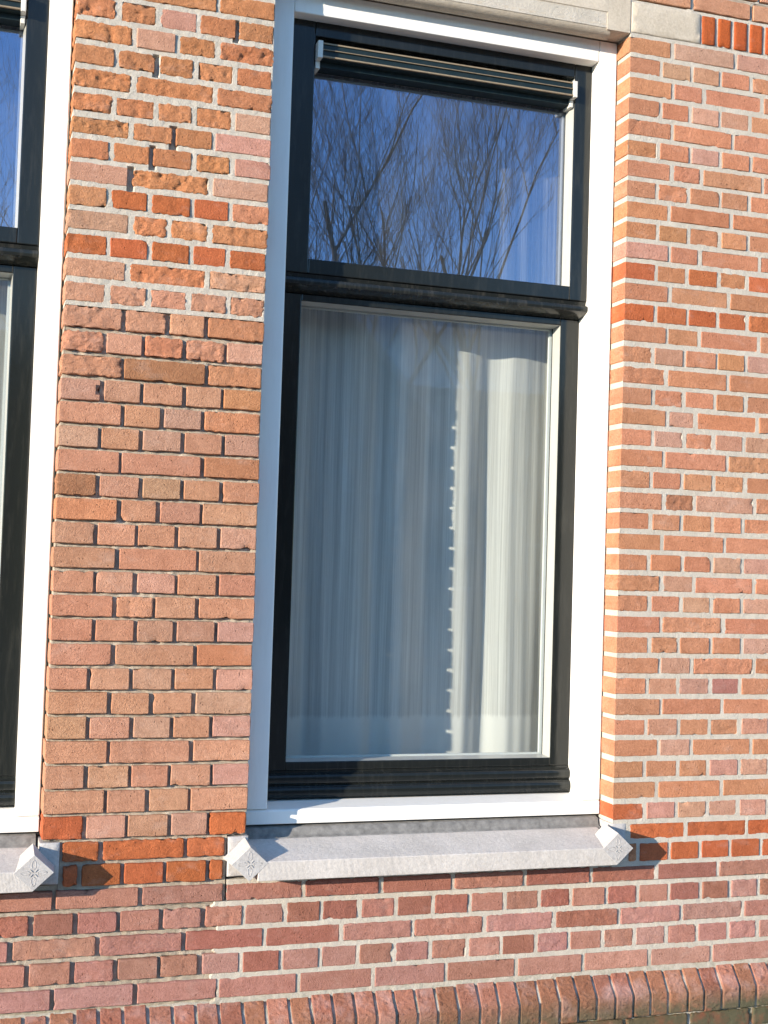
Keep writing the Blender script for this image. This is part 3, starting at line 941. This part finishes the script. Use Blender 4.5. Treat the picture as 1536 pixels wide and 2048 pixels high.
def make_window(xo, label, group):
    win = empty('window', (xo + 1.068, 0.1, 0.0))
    tag(win, label, 'window', group)
    off = Vector((-1.068, -0.1, 0.0))

    def part(mb, name, mat, parent=None, **kw):
        o = mb.build(name, mat, parent or win, **kw)
        o.location = off if parent is None else (0, 0, 0)
        return o

    X0, X1 = 0.531, 1.6055
    # white box frame
    f = MB()
    f.box(X0, 0.5985, 0.075, 0.24, 0.0505, 2.3295)
    f.box(1.5465, X1, 0.075, 0.24, 0.0505, 2.3295)
    f.box(0.599, 1.546, 0.075, 0.24, 2.2645, 2.3295)
    fr = part(f, 'frame', M['white'], bevel=0.003)
    c = MB()
    c.prism_x([(0.075, 0.010), (0.24, 0.010), (0.24, 0.073), (0.1495, 0.0575), (0.080, 0.049), (0.075, 0.045)], X0, X1)
    part(c, 'bottom_rail', M['white'], bevel=0.002)
    # black strip painted in for the shadow line under the bottom rail
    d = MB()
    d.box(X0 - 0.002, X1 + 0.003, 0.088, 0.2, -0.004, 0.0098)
    part(d, 'rail_shadow_strip', M['gap_shadow'])
    # lead flashing on the stone
    l = MB()
    n = 46
    vs_, fs = [], []
    for i in range(n + 1):
        x = 0.536 + (1.598 - 0.536) * i / n
        wv = noise.noise(Vector((x * 30 + xo, 0, 0))) * 0.003
        for y, z in ((0.088, 0.004), (0.070 + wv * 0.4, -0.001), (0.066 + wv, -0.016 + wv * 0.6), (0.063 + wv * 0.5, -0.0215), (0.056 + wv, -0.0225 + wv * 0.2), (0.056 + wv, -0.032)):
            vs_.append((x, y, z))
    for i in range(n):
        for j in range(5):
            fs.append((i * 6 + j, i * 6 + j + 1, (i + 1) * 6 + j + 1, (i + 1) * 6 + j))
    l.add(vs_, fs)
    part(l, 'lead_flashing', M['lead'], smooth=True)

    # lower sash, set back
    s = MB()
    s.box(0.5995, 0.6695, 0.167, 0.235, 0.140, 1.492)
    s.box(1.4845, 1.5455, 0.167, 0.235, 0.140, 1.492)
    s.box(0.67, 1.484, 0.167, 0.235, 0.140, 0.1635)
    s.box(0.67, 1.484, 0.167, 0.235, 1.472, 1.492)
    low = part(s, 'lower_sash', M['dark'], bevel=0.0025)
    b = MB()
    zb, ztop, xl, xr = 0.1637, 1.4718, 0.6697, 1.4843
    b.prism_z([(xl, 0.170), (xl + 0.004, 0.2145), (xl, 0.2145)], zb, ztop)
    b.prism_z([(xr, 0.170), (xr, 0.2145), (xr - 0.004, 0.2145)], zb, ztop)
    b.prism_x([(0.170, zb), (0.2145, zb + 0.004), (0.2145, zb)], xl, xr)
    b.prism_x([(0.170, ztop), (0.2145, ztop), (0.2145, ztop - 0.004)], xl, xr)
    part(b, 'glazing_bead', M['bead'], low)
    sp = MB()
    frame_ring(sp, xl + 0.002, xr - 0.002, zb + 0.002, ztop - 0.002, 0.009, 0.009, 0.006, 0.006, 0.2245, 0.233)
    part(sp, 'spacer_bar', M['spacer'], low)
    gp = MB()
    gp.box(xl + 0.001, xr - 0.001, 0.2215, 0.2235, zb + 0.001, ztop - 0.001)
    part(gp, 'glass_pane', M['glasslow'], low)
    # ogee weather bar below it
    o_ = MB()
    prof = [(0.235, 0.1395), (0.1672, 0.1395), (0.1665, 0.134), (0.1600, 0.130)]
    for q in range(0, 181, 15):
        w = math.radians(q)
        prof.append((0.1605 - 0.0055 * math.sin(w), 0.1155 + 0.0135 * math.cos(w)))
    prof += [(0.1615, 0.0995), (0.1560, 0.096)]
    for q in range(0, 166, 15):
        w = math.radians(q)
        prof.append((0.1555 - 0.0065 * math.sin(w), 0.0795 + 0.0155 * math.cos(w)))
    prof += [(0.152, 0.0625), (0.156, 0.0615), (0.235, 0.0735)]
    o_.prism_x(prof, 0.599, 1.546)
    part(o_, 'weather_bar', M['dark'], smooth=True, sharp=35)

    # upper sash, in the front plane
    s = MB()
    s.box(0.5992, 0.6735, 0.120, 0.190, 1.541, 2.2800)
    s.box(1.4895, 1.5458, 0.120, 0.190, 1.541, 2.2800)
    s.box(0.674, 1.489, 0.120, 0.190, 1.541, 1.5835)
    s.box(0.674, 1.489, 0.120, 0.190, 2.222, 2.2800)
    up = part(s, 'upper_sash', M['dark'], bevel=0.003)
    zb, ztop, xl, xr = 1.5837, 2.2218, 0.6737, 1.4893
    b = MB()
    b.prism_z([(xl, 0.124), (xl + 0.006, 0.168), (xl, 0.168)], zb, ztop)
    b.prism_z([(xr, 0.124), (xr, 0.168), (xr - 0.006, 0.168)], zb, ztop)
    b.prism_x([(0.124, zb), (0.168, zb + 0.005), (0.168, zb)], xl, xr)
    part(b, 'glazing_bead', M['bead'], up)
    sp = MB()
    frame_ring(sp, xl + 0.003, xr - 0.003, zb + 0.003, 2.130, 0.008, 0.008, 0.005, 0.005, 0.1765, 0.186)
    part(sp, 'spacer_bar', M['spacer'], up)
    gp = MB()
    gp.box(xl + 0.001, xr - 0.001, 0.1735, 0.1755, zb + 0.001, 2.137)
    part(gp, 'glass_pane', M['glassup'], up)
    # transom nosing between the two
    t_ = MB()
    t_.prism_x([(0.2, 1.5405), (0.126, 1.5405), (0.128, 1.531), (0.114, 1.526), (0.1115, 1.521), (0.1115, 1.513), (0.1135, 1.509), (0.122, 1.505), (0.160, 1.493), (0.2, 1.493)], 0.599, 1.546)
    part(t_, 'transom', M['dusty'], smooth=True, sharp=30)

    # ventilation grille above the upper pane
    v = MB()
    v.prism_x([(0.175, 2.139), (0.128, 2.139), (0.128, 2.155), (0.104, 2.155), (0.101, 2.160), (0.101, 2.192), (0.106, 2.200), (0.175, 2.200)], 0.682, 1.481)
    vent = part(v, 'ventilation_grille', M['alu'])
    for z, y in ((2.1975, 0.1035), (2.1785, 0.0995), (2.1585, 0.0990)):  # thin strips added as painted glints along the grille edges
        e = MB()
        hh = 0.0020 if z != 2.1785 else 0.0009
        e.box(0.690, 1.473, y - 0.0035, y + 0.003, z - hh, z + hh)
        part(e, 'edge_glint_strip', M['edge_glint'], vent)
    for xa, xb in ((0.6755, 0.690), (1.473, 1.4865)):
        e = MB()
        e.box(xa, xb, 0.0945, 0.172, 2.153, 2.203)
        e.box(xa + 0.0008, xb - 0.0008, 0.122, 0.171, 2.131, 2.1528)
        part(e, 'end_cap', M['cap'], vent, bevel=0.002)

    # stone sill with a diamond boss at each end
    P = -0.075
    sl_ = MB()
    sl_.prism_x([(P, -0.106), (P, -0.0575), (P + 0.0015, -0.056), (0.05, -0.0245), (0.09, -0.0245), (0.09, -0.115), (-0.01, -0.115), (-0.012, -0.106)], 0.545, 1.588)
    sill = part(sl_, 'sill', M['stone'], bevel=0.002)
    for cx in (0.5225, 1.588):
        bo = MB()
        cz = -0.0600
        pr = [(cx, cz - 0.0445), (cx + 0.0490, cz), (cx, cz + 0.0445), (cx - 0.0490, cz)]
        bk = [(cx, cz - 0.0455), (cx + 0.0555, cz), (cx, cz + 0.0555), (cx - 0.0555, cz)]
        bo.add([(x, P - 0.0005, z) for x, z in pr] + [(x, 0.010, z) for x, z in bk],
               [(0, 1, 5, 4), (1, 2, 6, 5), (2, 3, 7, 6), (3, 0, 4, 7), (3, 2, 1, 0), (4, 5, 6, 7)])
        bs = part(bo, 'boss', M['boss'], sill, bevel=0.0010)
        pt = MB()
        for q in range(4):
            w = math.pi / 2 * q
            ux, uz = math.cos(w), math.sin(w)
            loop = []
            for kk in range(17):
                a = 2 * math.pi * kk / 16
                along = 0.0205 + 0.0115 * math.cos(a)
                ac = 0.0052 * math.sin(a) * (1 - 0.25 * math.cos(a))
                loop.append((cx + ux * along - uz * ac, P - 0.0004, cz + uz * along + ux * ac))
            pt.tube(loop, 0.0009, 5)
            w2 = w + math.pi / 4
            pt.tube([(cx + math.cos(w2) * 0.004, P - 0.0014, cz + math.sin(w2) * 0.004), (cx + math.cos(w2) * 0.012, P - 0.0014, cz + math.sin(w2) * 0.012)], 0.0010, 5)
        o = part(pt, 'carved_flower', M['boss'], sill, smooth=True)
    for x0, x1 in ((0.4785, 0.532), (1.604, 1.6535)):
        e = MB()
        rough_block(e, x0, x1, -0.0012, 0.09, -0.108, -0.004, x0, 0.012)
        part(e, 'end_block', M['boss'], sill, smooth=True, sharp=40)
    return win


make_window(0.0, 'tall white-framed window with dark green sashes, whole in the middle of the view', 'tall windows in the brick wall')
make_window(-1.6075, 'tall white-framed window cut off at the left edge, left of the narrow brick pier', 'tall windows in the brick wall')


# ------------------------------------------------------------------ curtains
def curtain(name, label, group, x0, x1, z0, z1, yc, amp, mat, hem, seed, pleat=1.0, base=0.72):
    mb = MB()
    nx, nz = 300, 40
    s = 0.0
    prev = None
    for i in range(nx + 1):
        u = i / nx
        for j in range(nz + 1):
            v = j / nz
            x = x0 + (x1 - x0) * u
            z = z0 + (z1 - z0) * v
            drift = 0.05 * (noise.noise(Vector((v * 1.3, seed, u * 2))))
            ph = (x + drift * (1 - v) * 0.6) * pleat
            a = math.sin(ph * 34 + 2.0 * noise.noise(Vector((ph * 6, seed, 0)))) * 0.55
            a += noise.noise(Vector((ph * 11 + seed, v * 0.9, 1))) * 0.8
            a += 0.04 * math.sin(ph * 131 + seed + 3 * noise.noise(Vector((ph * 9, 3, seed))))
            y = yc + amp * a * (0.75 + 0.25 * (1 - v))
            zz = z + (0.006 * noise.noise(Vector((x * 9, seed, 7))) if j == 0 else 0)
            mb.v.append((x + 0.25 * amp * math.cos(ph * 34), y, zz))
            mb.uv.append((x * 1.0, z))
            cv = base + 0.10 * abs(a)
            if hem and z < z0 + hem:
                cv = cv + 0.6
            mb.cov.append(cv)
    for i in range(nx):
        for j in range(nz):
            q = i * (nz + 1) + j
            mb.f.append((q, q + nz + 1, q + nz + 2, q + 1))
    o = mb.build(name, mat, None, smooth=True)
    ctr = Vector(((x0 + x1) / 2, yc, z0))
    o.data.transform(Matrix.Translation(-ctr))
    o.location = ctr
    tag(o, label, 'curtain', group)
    return o


curtain('net_curtain', 'white net curtain with hem, half sunlit, behind the large lower pane', 'net curtains', 0.56, 1.64, 0.10, 1.50, 0.345, 0.024, M['netlow'], 0.165, 3.3, 1.0, 0.76)
curtain('net_curtain', 'thin net curtain hanging behind the upper pane that mirrors the tree', 'net curtains', 0.56, 1.64, 1.50, 2.33, 0.40, 0.022, M['netup'], 0, 8.1, 1.0, 0.26)
curtain('net_curtain', 'pale net curtain behind the lower pane at the left edge', 'net curtains', -1.05, 0.03, 0.10, 1.50, 0.335, 0.024, M['netlow'], 0.165, 5.7, 1.0, 0.76)
curtain('net_curtain', 'thin net curtain behind the upper pane at the left edge', 'net curtains', -1.05, 0.03, 1.50, 2.33, 0.40, 0.022, M['netup'], 0, 2.9, 1.0, 0.25)

# the room behind
rm = MB()
rm.box(-3.3, 3.3, 4.5, 4.6, -0.8, 2.9)
rm.box(-3.3, 3.3, 0.42, 4.6, -0.85, -0.8)
rm.box(-3.3, 3.3, 0.0976, 4.6, 2.9, 2.95)
rm.box(-3.4, -3.3, 0.0976, 4.6, -0.85, 2.95)
rm.box(3.3, 3.4, 0.0976, 4.6, -0.85, 2.95)
tag(rm.build('room', M['room']), kind='structure')


# ------------------------------------------------------------------ across the street, seen mirrored in the panes
def house(x0, x1, yf, zeave, zridge, label, gable):
    h = empty('brick_house', ((x0 + x1) / 2, yf, -0.86))
    tag(h, label, 'house')
    off = Vector((-(x0 + x1) / 2, -yf, 0.86))

    def part(mb, name, mat, parent=None):
        o = mb.build(name, mat, parent or h)
        o.location = off if parent is None else (0, 0, 0)
        return o
    w = MB()
    yb = yf - 9
    xm = (x0 + x1) / 2
    if gable:
        w.prism_y([(x0, -0.86), (x1, -0.86), (x1, zeave), (xm, zridge - 0.15), (x0, zeave)], yb, yf)
    else:
        w.box(x0, x1, yb, yf, -0.86, zeave)
    part(w, 'wall', M['farbrick'])
    r = MB()
    if gable:
        r.prism_y([(x0 - 0.4, zeave - 0.25), (xm, zridge), (x1 + 0.4, zeave - 0.25), (x1 + 0.4, zeave), (xm, zridge + 0.25), (x0 - 0.4, zeave)], yb - 0.3, yf + 0.35)
    else:
        ym = (yf + yb) / 2
        r.prism_x([(yf + 0.4, zeave - 0.1), (ym, zridge), (yb - 0.4, zeave - 0.1), (yb - 0.4, zeave + 0.1), (ym, zridge + 0.2), (yf + 0.4, zeave + 0.1)], x0 - 0.1, x1 + 0.1)
    ro = part(r, 'roof', M['tile'])
    if gable:
        b = MB()
        for sg in (1, -1):
            xe = x1 + 0.4 if sg > 0 else x0 - 0.4
            b.add([(xe, yf + 0.36, zeave - 0.3), (xe, yf + 0.36, zeave), (xm, yf + 0.36, zridge + 0.25), (xm, yf + 0.36, zridge - 0.05),
                   (xe, yf + 0.42, zeave - 0.3), (xe, yf + 0.42, zeave), (xm, yf + 0.42, zridge + 0.25), (xm, yf + 0.42, zridge - 0.05)],
                  [(0, 1, 2, 3), (4, 7, 6, 5), (0, 4, 5, 1), (1, 5, 6, 2), (2, 6, 7, 3), (3, 7, 4, 0)])
        part(b, 'verge_board', M['farwhite'], ro)
    c = MB()
    c.box(xm - 1.6, xm - 0.9, yf - 5.2, yf - 4.5, zridge - 1.0, zridge + 1.0)
    part(c, 'chimney', M['farbrick'], ro)
    nwin = max(2, int((x1 - x0) / 2.6))
    for st in range(2):
        for i in range(nwin):
            cx = x0 + (x1 - x0) * (i + 0.5) / nwin
            zb = 0.1 + st * 2.9
            if zb + 1.7 > zeave:
                continue
            if st == 0 and i == nwin - 1:
                dm = MB()
                dm.box(cx - 0.5, cx + 0.5, yf, yf + 0.06, -0.86, 1.5)
                part(dm, 'door', M['dark'])
                continue
            fm = MB()
            frame_ring(fm, cx - 0.6, cx + 0.6, zb, zb + 1.6, 0.1, 0.1, 0.1, 0.1, yf, yf + 0.06)
            fo = part(fm, 'window', M['farwhite'])
            gm = MB()
            gm.box(cx - 0.5, cx + 0.5, yf + 0.005, yf + 0.03, zb + 0.1, zb + 1.5)
            part(gm, 'pane', M['farglass'], fo)


house(5.5, 13.2, -34, 5.4, 9.6, 'gabled brick house with white verge boards, mirrored in the upper pane', True)
house(14.0, 34.0, -36, 4.6, 7.2, 'long low brick terrace across the street, right of the gabled house', False)
house(-26.0, 4.6, -35, 5.2, 7.8, 'long brick terrace across the street, left of the gabled house', False)


def bare_tree(x, y, h, seed, label):
    rng = random.Random(seed)
    t = empty('bare_tree', (x, y, -0.86))
    tag(t, label, 'tree', 'bare trees across the street')
    tr, cr = MB(), MB()
    count = [0]

    def grow(p, d, length, rad, depth):
        segs = 5 if depth < 3 else 4
        pts, rads = [p.copy()], [rad]
        q = p.copy()
        dd = d.copy()
        for i in range(segs):
            bend = 0.10 if depth == 0 else 0.22
            dd = (dd + Vector((rng.uniform(-1, 1), rng.uniform(-1, 1), rng.uniform(-0.4, 0.9))) * bend).normalized()
            q = q + dd * (length / segs)
            pts.append(q.copy())
            rads.append(max(0.003, rad * (1 - 0.62 * (i + 1) / segs)))
        (tr if depth == 0 else cr).tube(pts, rads, 7 if depth == 0 else (5 if depth < 3 else 3))
        count[0] += 1
        if depth >= 5:
            return
        n = (9, 6, 5, 3, 2)[depth]
        for i in range(n):
            f = rng.uniform(0.22, 1.0) if depth else rng.uniform(0.3, 1.0)
            k = min(segs - 1, int(f * segs))
            b = pts[k].lerp(pts[k + 1], f * segs - k)
            ax = Vector((rng.uniform(-1, 1), rng.uniform(-1, 1), rng.uniform(0.0, 0.4))).normalized()
            nd_ = (dd * 0.75 + ax * rng.uniform(0.45, 0.95) + Vector((0, 0, 0.35))).normalized()
            grow(b, nd_, length * rng.uniform(0.44, 0.7), max(0.004, rads[k] * rng.uniform(0.42, 0.62)), depth + 1)
    grow(Vector((0, 0, 0)), Vector((rng.uniform(-0.08, 0.08), 0, 1)).normalized(), h * 0.62, h * 0.0080, 0)
    tr.build('trunk', M['bark'], t, smooth=True)
    cr.build('crown', M['bark'], t, smooth=True)


bare_tree(9.4, -26, 17, 4, 'bare leafless tree with upswept twigs, mirrored in the middle of the upper pane')
bare_tree(13.0, -27, 16, 9, 'bare leafless tree mirrored at the right of the upper pane')
bare_tree(6.9, -29, 16, 21, 'bare leafless tree mirrored at the left of the upper pane')
bare_tree(0.6, -28, 16, 57, 'bare leafless tree mirrored in the upper pane at the left edge')
